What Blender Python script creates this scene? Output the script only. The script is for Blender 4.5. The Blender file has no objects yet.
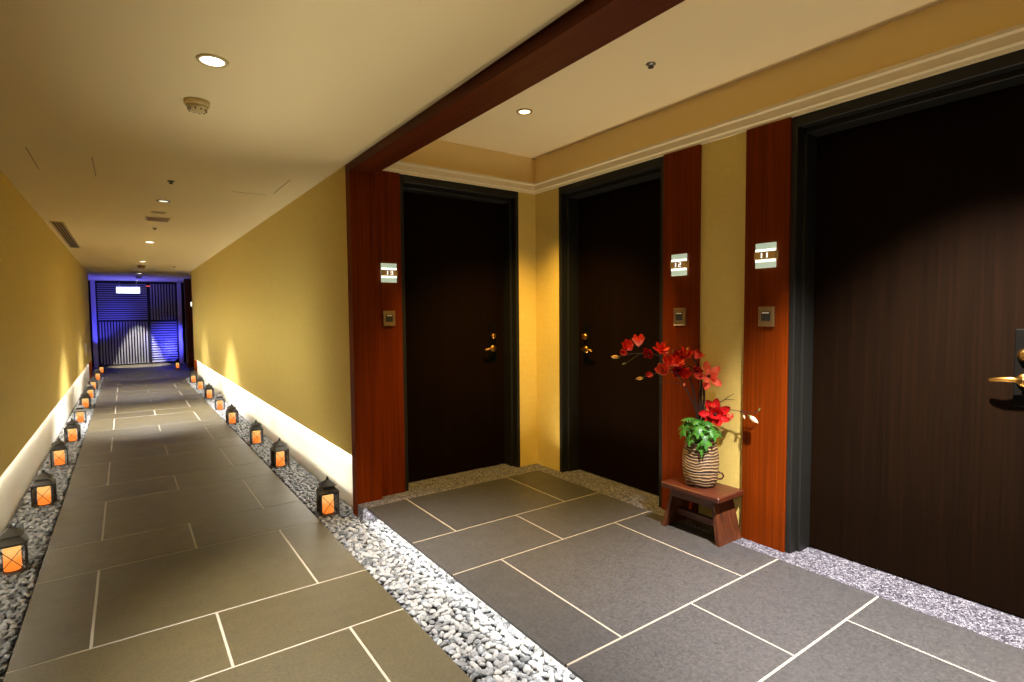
import bpy, math, random
from mathutils import Vector, Matrix, Euler
random.seed(7)
S = bpy.context.scene
COL = S.collection
PI = math.pi

# ------------------------------------------------------------------ helpers
class MB:
    """collects shapes; build() links them as one mesh object"""
    def __init__(s): s.v=[]; s.f=[]; s.m=[]; s.sm=[]
    def add(s, vs, fs, mi=0, smooth=False):
        o=len(s.v); s.v+= [tuple(v) for v in vs]
        for f in fs: s.f.append(tuple(i+o for i in f)); s.m.append(mi); s.sm.append(smooth)
        return s
    def box(s, x0,x1,y0,y1,z0,z1, mi=0):
        v=[(x,y,z) for z in (z0,z1) for y in (y0,y1) for x in (x0,x1)]
        f=[(0,2,3,1),(4,5,7,6),(0,1,5,4),(2,6,7,3),(0,4,6,2),(1,3,7,5)]
        return s.add(v,f,mi)
    def bbox(s, x0,x1,y0,y1,z0,z1, b=.004, mi=0):
        """box with chamfered edges"""
        b=min(b,(x1-x0)*.49,(y1-y0)*.49,(z1-z0)*.49)
        X=(x0,x1);Y=(y0,y1);Z=(z0,z1);vs=[];ix={}
        for i in (0,1):
            for j in (0,1):
                for k in (0,1):
                    sx=b if i==0 else -b; sy=b if j==0 else -b; sz=b if k==0 else -b
                    for ax,(dx,dy,dz) in enumerate(((0,sy,sz),(sx,0,sz),(sx,sy,0))):
                        ix[i,j,k,ax]=len(vs); vs.append((X[i]+dx,Y[j]+dy,Z[k]+dz))
        fs=[]
        for i in (0,1): fs.append([ix[i,j,k,0] for j,k in ((0,0),(1,0),(1,1),(0,1))])
        for j in (0,1): fs.append([ix[i,j,k,1] for i,k in ((0,0),(0,1),(1,1),(1,0))])
        for k in (0,1): fs.append([ix[i,j,k,2] for i,j in ((0,0),(1,0),(1,1),(0,1))])
        for j in (0,1):
            for k in (0,1): fs.append([ix[0,j,k,1],ix[1,j,k,1],ix[1,j,k,2],ix[0,j,k,2]])
        for i in (0,1):
            for k in (0,1): fs.append([ix[i,0,k,0],ix[i,1,k,0],ix[i,1,k,2],ix[i,0,k,2]])
        for i in (0,1):
            for j in (0,1): fs.append([ix[i,j,0,0],ix[i,j,1,0],ix[i,j,1,1],ix[i,j,0,1]])
        for c in [(i,j,k) for i in (0,1) for j in (0,1) for k in (0,1)]: fs.append([ix[c+(a,)] for a in range(3)])
        return s.add(vs,fs,mi)
    def lathe(s, prof, c=(0,0,0), n=24, mi=0, smooth=True, axis='z', closed=True):
        vs=[];fs=[];k=len(prof)
        for r,z in prof:
            for a in range(n):
                t=2*PI*a/n; x,y=r*math.cos(t),r*math.sin(t)
                p={'z':(x,y,z),'x':(z,x,y),'y':(y,z,x)}[axis]
                vs.append((p[0]+c[0],p[1]+c[1],p[2]+c[2]))
        for i in range(k-1):
            for a in range(n):
                b=(a+1)%n; fs.append((i*n+a,i*n+b,(i+1)*n+b,(i+1)*n+a))
        if closed:
            fs.append(tuple(range(n-1,-1,-1))); fs.append(tuple((k-1)*n+a for a in range(n)))
        return s.add(vs,fs,mi,smooth)
    def tube(s, pts, rad, n=8, mi=0, smooth=True):
        pts=[Vector(p) for p in pts]; 
        if not hasattr(rad,'__len__'): rad=[rad]*len(pts)
        vs=[];fs=[];up=Vector((0,0,1)); prev=None
        for i,p in enumerate(pts):
            d=(pts[min(i+1,len(pts)-1)]-pts[max(i-1,0)]).normalized()
            if prev is None:
                a=d.cross(up if abs(d.z)<.9 else Vector((1,0,0))).normalized()
            else: a=(prev-d*prev.dot(d)).normalized()
            prev=a; b=d.cross(a)
            for k in range(n):
                t=2*PI*k/n; vs.append(p+(a*math.cos(t)+b*math.sin(t))*rad[i])
        for i in range(len(pts)-1):
            for k in range(n):
                l=(k+1)%n; fs.append((i*n+k,i*n+l,(i+1)*n+l,(i+1)*n+k))
        fs.append(tuple(range(n-1,-1,-1))); fs.append(tuple((len(pts)-1)*n+k for k in range(n)))
        return s.add(vs,fs,mi,smooth)
    def frustum(s, cx,cy, a0,b0,z0, a1,b1,z1, mi=0):
        v=[(cx-a0,cy-b0,z0),(cx+a0,cy-b0,z0),(cx+a0,cy+b0,z0),(cx-a0,cy+b0,z0),
           (cx-a1,cy-b1,z1),(cx+a1,cy-b1,z1),(cx+a1,cy+b1,z1),(cx-a1,cy+b1,z1)]
        return s.add(v,[(3,2,1,0),(4,5,6,7),(0,1,5,4),(1,2,6,5),(2,3,7,6),(3,0,4,7)],mi)
    def build(s, name, mats, parent=None, kind=None, label=None, cat=None, group=None):
        me=bpy.data.meshes.new(name); me.from_pydata(s.v,[],s.f)
        for m in (mats if isinstance(mats,(list,tuple)) else [mats]): me.materials.append(m)
        me.polygons.foreach_set('material_index', s.m); me.polygons.foreach_set('use_smooth', s.sm)
        me.update()
        o=bpy.data.objects.new(name, me); COL.objects.link(o)
        if parent: o.parent=parent
        return tag(o,label,cat,group,kind)

def tag(o,label=None,cat=None,group=None,kind=None):
    if label: o['label']=label
    if cat: o['category']=cat
    if group: o['group']=group
    if kind: o['kind']=kind
    return o
def thing(name, label, cat, loc=(0,0,0), group=None, rz=0):
    o=bpy.data.objects.new(name,None); o.empty_display_size=.05; COL.objects.link(o)
    o.location=loc; o.rotation_euler=(0,0,rz)
    return tag(o,label,cat,group)
def dup(root, loc, label=None, rz=None):
    r=root.copy(); COL.objects.link(r); r.location=loc
    if rz is not None: r.rotation_euler=(0,0,rz)
    if label: r['label']=label
    for ch in list(root.children):
        c=ch.copy(); COL.objects.link(c); c.parent=r
        for g in list(ch.children):
            d=g.copy(); COL.objects.link(d); d.parent=c
    return r
def struct(mb,name,mats,label,cat,parent=None):
    return mb.build(name,mats,parent,'structure',label,cat)

# ------------------------------------------------------------------ materials
def lin(c):
    return tuple((x/12.92 if x<=.04045 else ((x+.055)/1.055)**2.4) for x in [v/255 for v in c])+(1,)
def mat(name, col, rough=.6, metal=0, spec=.5, emit=None, es=0, alpha=None):
    m=bpy.data.materials.new(name); m.use_nodes=True
    b=m.node_tree.nodes['Principled BSDF']
    b.inputs['Base Color'].default_value=lin(col); b.inputs['Roughness'].default_value=rough
    b.inputs['Metallic'].default_value=metal; b.inputs['Specular IOR Level'].default_value=spec
    if emit: b.inputs['Emission Color'].default_value=lin(emit); b.inputs['Emission Strength'].default_value=es
    return m
class N:
    def __init__(s,m): s.t=m.node_tree; s.n=s.t.nodes; s.l=s.t.links; s.b=s.n['Principled BSDF']
    def new(s,t,**k):
        x=s.n.new(t)
        for a,v in k.items(): setattr(x,a,v)
        return x
    def coords(s,scale,kind='Object'):
        tc=s.new('ShaderNodeTexCoord'); mp=s.new('ShaderNodeMapping'); mp.inputs['Scale'].default_value=scale
        s.l.new(tc.outputs[kind],mp.inputs['Vector']); return mp.outputs['Vector']
    def noise(s,vec,scale=1,detail=4,rough=.6):
        x=s.new('ShaderNodeTexNoise'); x.inputs['Scale'].default_value=scale; x.inputs['Detail'].default_value=detail; x.inputs['Roughness'].default_value=rough
        s.l.new(vec,x.inputs['Vector']); return x.outputs['Fac']
    def ramp(s,fac,stops,interp='LINEAR'):
        r=s.new('ShaderNodeValToRGB'); r.color_ramp.interpolation=interp; e=r.color_ramp.elements
        while len(e)<len(stops): e.new(.5)
        for el,(p,c) in zip(e,stops): el.position=p; el.color=lin(c)
        s.l.new(fac,r.inputs['Fac']); return r.outputs['Color']
    def mix(s,a,b,fac,mode='MIX'):
        x=s.new('ShaderNodeMix',data_type='RGBA',blend_type=mode)
        for i,v in ((6,a),(7,b),(0,fac)):
            if hasattr(v,'links') or hasattr(v,'is_output'): s.l.new(v,x.inputs[i])
            else: x.inputs[i].default_value=v
        return x.outputs[2]
    def bump(s,h,strength=.3,dist=.01):
        x=s.new('ShaderNodeBump'); x.inputs['Strength'].default_value=strength; x.inputs['Distance'].default_value=dist
        s.l.new(h,x.inputs['Height']); s.l.new(x.outputs['Normal'],s.b.inputs['Normal'])
    def base(s,c): s.l.new(c,s.b.inputs['Base Color'])
    def rough(s,fac,a,b):
        x=s.new('ShaderNodeMapRange'); x.inputs[3].default_value=a; x.inputs[4].default_value=b
        s.l.new(fac,x.inputs[0]); s.l.new(x.outputs[0],s.b.inputs['Roughness'])

def wallpaper_mat():
    m=mat('woven_wallpaper',(208,184,104),.75,spec=.25); n=N(m)
    h=n.noise(n.coords((160,160,14)),1,3); v=n.noise(n.coords((16,16,190)),1,3); big=n.noise(n.coords((1.3,1.3,1.3)),1,3)
    c=n.ramp(h,[(.3,(198,173,90)),(.7,(215,191,112))]); c2=n.ramp(v,[(.3,(199,174,92)),(.7,(214,190,110))])
    n.base(n.mix(n.mix(c,c2,.5),(lin((192,166,84))),n.ramp(big,[(.45,(0,0,0)),(.75,(90,90,90))])))
    n.bump(v,.12,.003); return m
def paint_mat(name,col,rough=.85):
    m=mat(name,col,rough,spec=.2); n=N(m); n.bump(n.noise(n.coords((90,90,90)),1,3),.05,.002); return m
def wood_mat(name, dark, mid, light, grain='z', rough=.4, spec=.4, fine=1.0):
    m=mat(name,mid,rough,spec=spec); n=N(m)
    sc={'z':(95*fine,95*fine,1.6),'y':(95*fine,1.6,95*fine),'x':(1.6,95*fine,95*fine)}[grain]
    sc2={'z':(14,14,.5),'y':(14,.5,14),'x':(.5,14,14)}[grain]
    a=n.noise(n.coords(sc),1,5,.65); b=n.noise(n.coords(sc2),1,4)
    c=n.mix(n.ramp(a,[(.28,dark),(.5,mid),(.72,light)]),n.ramp(b,[(.3,dark),(.55,mid),(.8,light)]),.4)
    n.base(c); n.rough(a,rough+.08,rough-.04); n.bump(a,.08,.002); return m
def stone_mat(name,c0,c1,rough=.5):
    m=mat(name,c0,rough,spec=.5); n=N(m)
    g=n.new('ShaderNodeNewGeometry'); v=n.coords((1,1,1))
    fine=n.noise(v,85,5,.75); mid=n.noise(v,9,5,.65); sp=n.noise(v,26,2,.5); st=n.noise(v,5.5,3,.5)
    c=n.mix(n.ramp(fine,[(.34,tuple(int(x*.45) for x in c0)),(.66,tuple(min(255,int(x*1.5)) for x in c0))]),n.ramp(mid,[(.3,c0),(.7,c1)]),.5)
    tone=n.ramp(g.outputs['Random Per Island'],[(0,(226,226,226)),(1,(255,255,255))])
    c=n.mix(c,tone,1.0,'MULTIPLY')
    c=n.mix(c,lin(tuple(int(x*.45) for x in c0)),n.ramp(sp,[(.67,(0,0,0)),(.74,(190,190,190))]))
    c=n.mix(c,lin(tuple(int(x*.7) for x in c0)),n.ramp(st,[(.6,(0,0,0)),(.75,(70,70,70))]))
    n.base(c); n.rough(mid,rough+.1,rough-.06); n.bump(fine,.10,.002); return m
def pebble_mat(name,src):
    m=mat(name,(150,148,145),.55,spec=.4); n=N(m)
    if src=='island': f=n.new('ShaderNodeNewGeometry').outputs['Random Per Island']
    else: f=n.new('ShaderNodeObjectInfo').outputs['Random']
    c=n.ramp(f,[(0,(58,61,66)),(.25,(90,92,95)),(.5,(116,116,118)),(.75,(138,137,136)),(1,(106,112,122))])
    n.base(n.mix(c,lin((98,96,97)),n.ramp(n.noise(n.coords((70,70,70)),1,4),[(.45,(0,0,0)),(.8,(150,150,150))]))); return m
def aggregate_mat():
    m=mat('washed_gravel_curb',(150,148,150),.6,spec=.4); n=N(m)
    v=n.new('ShaderNodeTexVoronoi'); v.inputs['Scale'].default_value=125; vec=n.coords((1,1,1)); n.l.new(vec,v.inputs['Vector'])
    e=n.new('ShaderNodeTexVoronoi',feature='DISTANCE_TO_EDGE'); e.inputs['Scale'].default_value=125; n.l.new(vec,e.inputs['Vector'])
    sep=n.new('ShaderNodeSeparateColor'); n.l.new(v.outputs['Color'],sep.inputs['Color'])
    c=n.ramp(sep.outputs[0],[(0,(40,38,48)),(.35,(92,90,102)),(.7,(142,140,152)),(1,(170,168,176))])
    n.base(n.mix(lin((70,64,66)),c,n.ramp(e.outputs['Distance'],[(.0,(0,0,0)),(.12,(255,255,255))])))
    n.bump(e.outputs['Distance'],.9,.02); return m
def emis(name,col,s):
    m=bpy.data.materials.new(name); m.use_nodes=True; t=m.node_tree; t.nodes.clear()
    e=t.nodes.new('ShaderNodeEmission'); e.inputs[0].default_value=lin(col); e.inputs[1].default_value=s
    o=t.nodes.new('ShaderNodeOutputMaterial'); t.links.new(e.outputs[0],o.inputs[0]); return m

M={}
M['wall']=wallpaper_mat()
M['ceil']=paint_mat('ceiling_paint',(230,212,166))
M['trayceil']=paint_mat('alcove_ceiling_paint',(236,218,176))
M['traywall']=paint_mat('alcove_upper_wall_paint',(238,214,152))
M['base']=paint_mat('pale_plinth_paint',(236,232,220))
M['cornice']=paint_mat('cornice_paint',(222,206,168),.7)
M['redwood']=wood_mat('red_brown_wood',(68,24,0),(102,38,2),(124,51,5),'z',.5,.05)
M['redwood_y']=wood_mat('red_brown_wood_lengthwise',(60,23,4),(84,34,8),(102,46,14),'y',.45,.12)
M['door']=wood_mat('dark_wenge_veneer',(10,4,1),(16,7,2),(24,10,3),'z',.7,.03)
M['frame']=mat('dark_bronze_paint',(24,23,20),.5,spec=.3)
M['endwood']=wood_mat('dark_end_wood',(66,26,12),(90,38,18),(104,48,24),'z',.5)
M['tile']=stone_mat('grey_slate_tile',(56,48,26),(64,56,33),.46)
M['tile2']=stone_mat('grey_basalt_tile',(55,53,53),(64,62,61),.48)
M['grout']=mat('pale_grout',(142,134,121),.8,spec=.2)
M['bed']=mat('dark_gravel_bed',(48,46,44),.9)
M['pebA']=pebble_mat('grey_river_pebbles','island')
M['pebB']=pebble_mat('single_river_pebble','object')
M['agg']=aggregate_mat()
M['black']=mat('matt_black',(14,13,12),.6)
M['brass']=mat('brass',(190,140,70),.28,1)
M['satin']=mat('satin_bronze',(150,124,84),.4,.8)
M['band']=mat('sign_band',(206,164,92),.5,.0)
M['steel']=mat('brushed_steel',(176,176,172),.35,1)
M['white']=mat('white_plastic',(226,222,208),.5)
M['lock']=mat('black_lock_plate',(9,7,5),.6,spec=.05)
M['cream']=mat('cream_plastic',(196,176,124),.5)
M['darkplastic']=mat('dark_plastic',(40,36,30),.4)
M['lantern']=mat('aged_black_iron',(44,39,32),.5,.35)
M['led']=emis('warm_white_led',(253,250,240),46)
M['ledleft']=emis('soft_white_led',(255,246,228),40)
M['ledstep']=emis('cool_white_led',(255,252,246),50)
M['lens']=emis('downlight_lens',(255,246,232),9)
M['lenswarm']=emis('warm_downlight_lens',(255,226,160),6)
M['lensdim']=emis('dim_lens',(255,240,210),1.5)
M['signglow']=emis('sign_lamp',(255,255,236),2.2)
M['digit']=emis('lit_numerals',(255,250,240),1.6)
M['exit']=emis('exit_sign_face',(236,255,232),2.6)
M['red_led']=emis('red_indicator',(255,90,90),1.2)
M['pale']=mat('pale_column_paint',(212,208,214),.6)
M['slat']=mat('satin_dark_slat',(172,172,180),.35,.25)
M['slatframe']=mat('dark_screen_frame',(22,22,28),.5)

def glass_mat():
    m=bpy.data.materials.new('thin_lantern_glass'); m.use_nodes=True; t=m.node_tree; t.nodes.clear()
    a=t.nodes.new('ShaderNodeBsdfTransparent'); a.inputs[0].default_value=(.99,.99,.985,1)
    g=t.nodes.new('ShaderNodeBsdfGlossy'); g.inputs['Roughness'].default_value=.05
    x=t.nodes.new('ShaderNodeMixShader'); f=t.nodes.new('ShaderNodeFresnel'); f.inputs[0].default_value=1.35
    o=t.nodes.new('ShaderNodeOutputMaterial')
    t.links.new(f.outputs[0],x.inputs[0]); t.links.new(a.outputs[0],x.inputs[1]); t.links.new(g.outputs[0],x.inputs[2]); t.links.new(x.outputs[0],o.inputs[0]); return m
M['glass']=glass_mat()
def candle_mat():
    m=mat('glowing_orange_candle',(255,160,80),.5,emit=(255,140,40),es=1.0); n=N(m)
    tc=n.new('ShaderNodeTexCoord'); sp=n.new('ShaderNodeSeparateXYZ'); n.l.new(tc.outputs['Object'],sp.inputs[0])
    mr=n.new('ShaderNodeMapRange'); mr.inputs[1].default_value=.015; mr.inputs[2].default_value=.13; n.l.new(sp.outputs[2],mr.inputs[0])
    c=n.ramp(mr.outputs[0],[(0,(246,128,40)),(.4,(255,142,54)),(.7,(255,186,104)),(1,(255,196,112))])
    n.l.new(c,n.b.inputs['Emission Color']); n.b.inputs['Emission Strength'].default_value=1.1; n.b.inputs['Base Color'].default_value=lin((150,80,30)); return m
M['candle']=candle_mat()
def frost_mat():
    m=mat('frosted_sign_glass',(206,226,210),.35,emit=(214,240,214),es=.42); return m
M['frost']=frost_mat()

# ------------------------------------------------------------------ levels
CZ=2.212          # corridor ceiling
AF=.075           # alcove floor (one low step above the path at z = 0)
RW=1.157; LW=-.61 # faces of the two corridor wall panels
BW=3.40; XW=2.65  # alcove back wall and right wall
Y0=-1.6           # where the modelled part of the place stops behind the camera
YE=17.6           # screen at the far end
PB=.37            # lower edge of the wall panels

# ------------------------------------------------------------------ path floor
def tiles(mb, x0,x1, rows, joints, z0, z1, g=.0048, mi=0):
    for (ya,yb),js in zip(rows,joints):
        xs=[x0]+[j for j in js if x0<j<x1]+[x1]
        for a,b in zip(xs,xs[1:]):
            mb.bbox(a+(g if a!=x0 else 0), b-(g if b!=x1 else 0), ya+g, yb-g, z0, z1, .0012, mi)
rows=[];js=[];y=2.602-1.247*4;k=0
while y<YE:
    w=.80 if k%2==0 else .447
    ya,yb=max(y,Y0),min(y+w,YE)
    if yb>ya+.02: rows.append((ya,yb)); js.append((-.154,.704) if k%2==0 else (.275,))
    y+=w;k+=1
XL,XR=-.395,.94
mb=MB(); tiles(mb,XL,XR,rows,js,-.03,0)
mb.box(XL,XR,Y0,YE,-.09,-.0015,1)
struct(mb,'floor_corridor',[M['tile'],M['grout']],'grey stone tile path with pale joints running down the corridor','floor')

# pebble beds
mb=MB(); mb.box(LW-.045,XL,Y0,14.45,-.09,-.035); struct(mb,'floor_bed_left',M['bed'],'dark bed under the pebbles left of the path','floor')
mb=MB(); mb.box(XR,RW+.10,Y0,13.2,-.09,-.035); struct(mb,'floor_bed_right',M['bed'],'dark bed under the pebbles right of the path','floor')
mb=MB(); mb.box(XR,2.5,13.2,17.9,-.09,-.02); mb.box(-1.3,XL,14.45,17.9,-.09,-.02); struct(mb,'floor_end',M['tile2'],'dark floor beside the path at the far screen','floor')

# ------------------------------------------------------------------ alcove floor
rowsA=[(Y0,-.30),(-.30,.132),(.132,.932),(.932,1.364),(1.364,2.160),(2.160,2.592),(2.592,3.245)]
jsA=[(1.455,2.245),(1.86,),(1.455,2.245),(1.862,),(1.457,2.243),(1.856,),(1.451,2.243)]
AX=1.185; AB=2.541
mb=MB(); tiles(mb,AX,AB,rowsA,jsA,AF-.014,AF)
mb.box(AX+.005,AB,Y0,3.245,AF-.016,AF-.0015,1)
mb.box(AX+.075,AB,Y0,3.245,-.09,AF-.016,2)
struct(mb,'floor_alcove',[M['tile2'],M['grout'],M['base']],'raised grey stone tile floor in front of the three doors','floor')
mb=MB(); mb.box(RW+.003,1.33,3.245,3.4195,-.05,AF-.002); mb.box(1.33,XW+.2,3.245,BW+.2,-.05,AF-.002); mb.box(AB,XW+.2,Y0,3.245,-.05,AF-.002)
struct(mb,'floor_border',M['agg'],'washed gravel border along the foot of the doors','floor')
mb=MB(); mb.box(AX+.022,AX+.036,Y0,3.235,AF-.026,AF-.017); struct(mb,'trim_9',M['ledstep'],'white light strip under the edge of the raised floor','light strip')

# ------------------------------------------------------------------ corridor walls
mb=MB(); mb.box(RW,RW+.043,3.42,13.2,PB,CZ); struct(mb,'wall_right',M['wall'],'yellow papered wall panel right of the path above a lit pale plinth','wall')
mb=MB(); mb.box(RW+.043,RW+.14,3.42,13.2,-.09,CZ); struct(mb,'wall_plinth_right',M['base'],'lit pale plinth under the right wall panel','wall')
mb=MB(); mb.box(RW+.012,RW+.03,3.43,13.15,PB-.007,PB+.001); struct(mb,'trim_1',M['led'],'light strip under the right wall panel','light strip')
mb=MB(); mb.box(LW-.043,LW,Y0,14.45,PB,CZ); struct(mb,'wall_left',M['wall'],'yellow papered wall panel left of the path above a lit pale plinth','wall')
mb=MB(); mb.box(LW-.14,LW-.043,Y0,14.45,-.09,CZ); struct(mb,'wall_plinth_left',M['base'],'lit pale plinth under the left wall panel','wall')
mb=MB(); mb.box(LW-.03,LW-.012,Y0+.05,14.4,PB-.007,PB+.001); struct(mb,'trim_2',M['ledleft'],'light strip under the left wall panel','light strip')
mb=MB(); mb.box(-1.35,2.55,Y0-.1,17.95,CZ,CZ+.08)
# alcove tray is above: leave it open
mb=MB(); mb.box(-1.35,RW,Y0-.1,17.95,CZ,CZ+.08); mb.box(RW,2.55,BW+.25,17.95,CZ,CZ+.08)
struct(mb,'ceiling_corridor',M['ceil'],'flat beige corridor ceiling','ceiling')
# closing walls behind the camera
mb=MB(); mb.box(-.8,XW+.3,Y0-.1,Y0,-.09,2.6); struct(mb,'wall_behind',M['wall'],'papered wall behind the viewer','wall')

# ------------------------------------------------------------------ portal of red-brown wood
mb=MB(); mb.bbox(RW,1.325,3.34,3.42,-.035,CZ+.02,.002); struct(mb,'trim_pillar',M['redwood'],'red-brown wooden post at the corner of the doorway alcove','post')
mb=MB(); kx=.0055
vs=[(x+kx*(3.34-y),y,z) for z in (2.165,CZ+.06) for y in (Y0,3.4195) for x in (RW,1.325)]
mb.add(vs,[(0,2,3,1),(4,5,7,6),(0,1,5,4),(2,6,7,3),(0,4,6,2),(1,3,7,5)]); struct(mb,'beam_portal',M['redwood_y'],'red-brown wooden beam along the ceiling over the alcove edge','beam')
mb=MB(); mb.box(RW,1.31,Y0,BW+.25,CZ+.06,2.56); struct(mb,'wall_over_beam',M['traywall'],'plaster above the wooden beam','wall')
mb=MB(); mb.bbox(1.328,1.508,3.386,3.40,AF-.012,2.205,.0015); struct(mb,'trim_3',M['redwood'],'red-brown wall panel left of the corner door','wall panel')
mb=MB(); mb.bbox(2.634,2.65,1.892,2.143,AF-.012,2.205,.0015); struct(mb,'trim_4',M['redwood'],'red-brown wall panel right of the middle door','wall panel')
mb=MB(); mb.bbox(2.634,2.65,1.386,1.616,AF-.012,2.205,.0015); struct(mb,'trim_5',M['redwood'],'red-brown wall panel left of the large near door','wall panel')

# ------------------------------------------------------------------ alcove walls with door openings
DT=2.203
mb=MB(); mb.box(1.25,1.508,BW,BW+.25,-.05,2.56); mb.box(2.482,XW+.3,BW,BW+.25,-.05,2.56); mb.box(1.508,2.482,BW,BW+.25,DT,2.56)
struct(mb,'wall_back',M['wall'],'yellow papered back wall of the alcove around the corner door','wall')
mb=MB()
for a,b in ((3.115,BW+.01),(1.386,2.147),(Y0,.40)): mb.box(XW,XW+.3,a,b,-.05,2.56)
for a,b in ((2.147,3.115),(.40,1.386)): mb.box(XW,XW+.3,a,b,DT,2.56)
struct(mb,'wall_right_alcove',M['wall'],'yellow papered right wall of the alcove with two doors','wall')
mb=MB(); mb.box(1.31,XW,BW-.004,BW,2.27,2.475); mb.box(XW-.004,XW,Y0,BW-.004,2.27,2.475)
struct(mb,'wall_upper',M['traywall'],'smooth pale plaster band between the cornice and the tray ceiling','wall')
mb=MB(); mb.box(1.25,XW+.3,Y0,BW+.25,2.475,2.56)
struct(mb,'ceiling_alcove',M['trayceil'],'raised beige tray ceiling over the alcove','ceiling')
# cornice : stepped profile swept along the back and right walls
prof=[(0,0),(.012,0),(.016,.014),(.030,.020),(.034,.052),(.050,.058),(.052,.072),(.0,.076)]
def cornice(mb, side):
    k=len(prof); vs=[]
    if side=='back': ends=[(1.326,0),(XW,1)]
    else: ends=[(Y0,0),(BW,1)]
    for e,mit in ends:
        for d,z in prof:
            if side=='back': vs.append((e-(d if mit else 0),BW-d,2.203+z))
            else: vs.append((XW-d,e-(d if mit else 0),2.203+z))
    fs=[(i,(i+1)%k,k+(i+1)%k,k+i) for i in range(k)]+[tuple(range(k)),tuple(range(2*k-1,k-1,-1))]
    mb.add(vs,fs)
mb=MB(); cornice(mb,'back'); cornice(mb,'right'); struct(mb,'cornice_alcove',M['cornice'],'pale stepped cornice above the alcove doors','cornice')

# ------------------------------------------------------------------ doors
RC=.15   # recess
def door(name, w, hand, label, loc, rz, handle_side):
    """local frame: x along the wall 0..w, y into the wall, z up"""
    root=MB(); t=.028
    root.bbox(t+.016,w-t-.016,RC,RC+.045,AF+.004,DT-.075,.002)
    o=root.build(name,M['door'],None,'structure',label,'door'); o.location=loc; o.rotation_euler=(0,0,rz)
    fr=MB()
    for x0,x1 in ((0,t),(w-t,w)): fr.bbox(x0,x1,-.006,RC+.05,AF-.002,DT,.003)
    for x0,x1 in ((t,t+.016),(w-t-.016,w-t)): fr.bbox(x0,x1,.05,RC+.05,AF-.002,DT-.03,.002)
    fr.bbox(t,w-t,-.006,RC+.05,DT-.05,DT,.003); fr.bbox(t,w-t,.05,RC+.05,DT-.075,DT-.05,.002)
    fr.build('door_frame',M['frame'],o,'structure',cat=None)
    hx=.135 if handle_side<0 else w-.150; s=-handle_side
    pl=MB(); pl.bbox(hx-.035,hx+.035,RC-.008,RC+.004,.90,1.20,.004); po=pl.build('lock_plate',M['lock'],o)
    kn=MB(); kn.lathe([(.024,RC-.008),(.026,RC-.014),(.020,RC-.024),(.016,RC-.03)],(hx,0,1.10),20,axis='y'); kn.bbox(hx-.004,hx+.004,RC-.046,RC-.028,1.084,1.116,.002)
    kn.build('deadbolt_knob',M['brass'],po)
    lv=MB(); lv.lathe([(.026,RC-.008),(.027,RC-.014),(.022,RC-.02),(.011,RC-.022),(.011,RC-.05)],(hx,0,1.004),20,axis='y')
    lv.tube([(hx,RC-.05,1.004),(hx+s*.03,RC-.054,1.008),(hx+s*.06,RC-.056,1.006),(hx+s*.092,RC-.05,1.001),(hx+s*.102,RC-.046,1.0)],[.011,.011,.009,.007,.004],10)
    lv.build('lever_handle',M['brass'],po)
    return o
door('door_1',.974,1,'dark brown door in the alcove back wall, between the wooden post and the corner',(1.508,BW,0),0,1)
door('door_2',.968,-1,'dark brown door on the right wall beside the alcove corner',(XW,3.115,0),-PI/2,-1)
door('door_3',.986,1,'large dark door nearest the viewer on the right wall',(XW,1.386,0),-PI/2,1)

# ------------------------------------------------------------------ room number signs and bell plates
SEG={'1':[(.30,.66,0,1)],
     '3':[(.0,1,.86,1),(.0,1,.43,.57),(.0,1,0,.14),(.78,1,0,1)],
     '2':[(.0,1,.86,1),(.78,1,.5,.95),(.0,1,.43,.57),(0,.22,.05,.5),(.0,1,0,.14)]}
def sign(num, label, loc, rz):
    t=thing('room_number_sign',label,'sign',loc,'lit room number signs',rz)
    w=.054;h=.062
    f=MB(); f.bbox(-w,w,-.020,-.014,-h,h,.002); f.build('glass_plate',M['frost'],t,label='frosted pale green glass plate')
    b=MB(); b.bbox(-w*.8,w*.8,-.014,0,-.045,.045,.002); b.build('back_box',M['signglow'],t)
    for z in (.026,-.026):
        g=MB(); g.bbox(-w*.97,w*.97,-.0215,-.020,z-.0055,z+.0055,.0005); g.build('glow_line',M['signglow'],t)
    c=MB(); c.bbox(-w*1.02,w*1.02,-.030,-.022,-.019,.019,.002)
    c.box(w*.92,w*1.02,-.026,0,-.019,.019)
    co=c.build('brass_band',M['band'],t,label='brass band carrying the number')
    cw=.017; gap=.011; x=-(2*cw+gap)/2
    for ch in num:
        d=MB()
        for a,b_,z0,z1 in SEG[ch]: d.box(x+a*cw,x+b_*cw,-.0315,-.030,-.0125+z0*.025,-.0125+z1*.025)
        x+=cw+gap
        d.build('digit',M['digit'],co)
    return t
def bell(label, loc, rz):
    t=thing('bell_plate',label,'doorbell plate',loc,'doorbell plates',rz)
    a=MB(); a.bbox(-.042,.042,-.012,0,-.05,.05,.003); a.build('plate',M['satin'],t)
    b=MB(); b.bbox(-.024,.024,-.016,-.011,-.022,.026,.002); bo=b.build('button_panel',M['darkplastic'],t)
    c=MB(); c.bbox(-.018,.018,-.0175,-.0155,.024-.008,.024-.002,.0005); c.build('indicator',M['white'],bo)
    return t
sign('13','lit number 13 sign on the wood beside the corner door',(1.412,3.386,1.546),0)
sign('12','lit number 12 sign on the wood panel beside the middle door',(2.634,2.013,1.547),-PI/2)
sign('11','lit number 11 sign on the wood panel beside the large near door',(2.634,1.492,1.554),-PI/2)
bell('square doorbell plate below the number 13 sign',(1.412,3.386,1.249),0)
bell('square doorbell plate below the number 12 sign',(2.634,2.014,1.249),-PI/2)
bell('square doorbell plate below the number 11 sign',(2.634,1.490,1.249),-PI/2)

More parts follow.
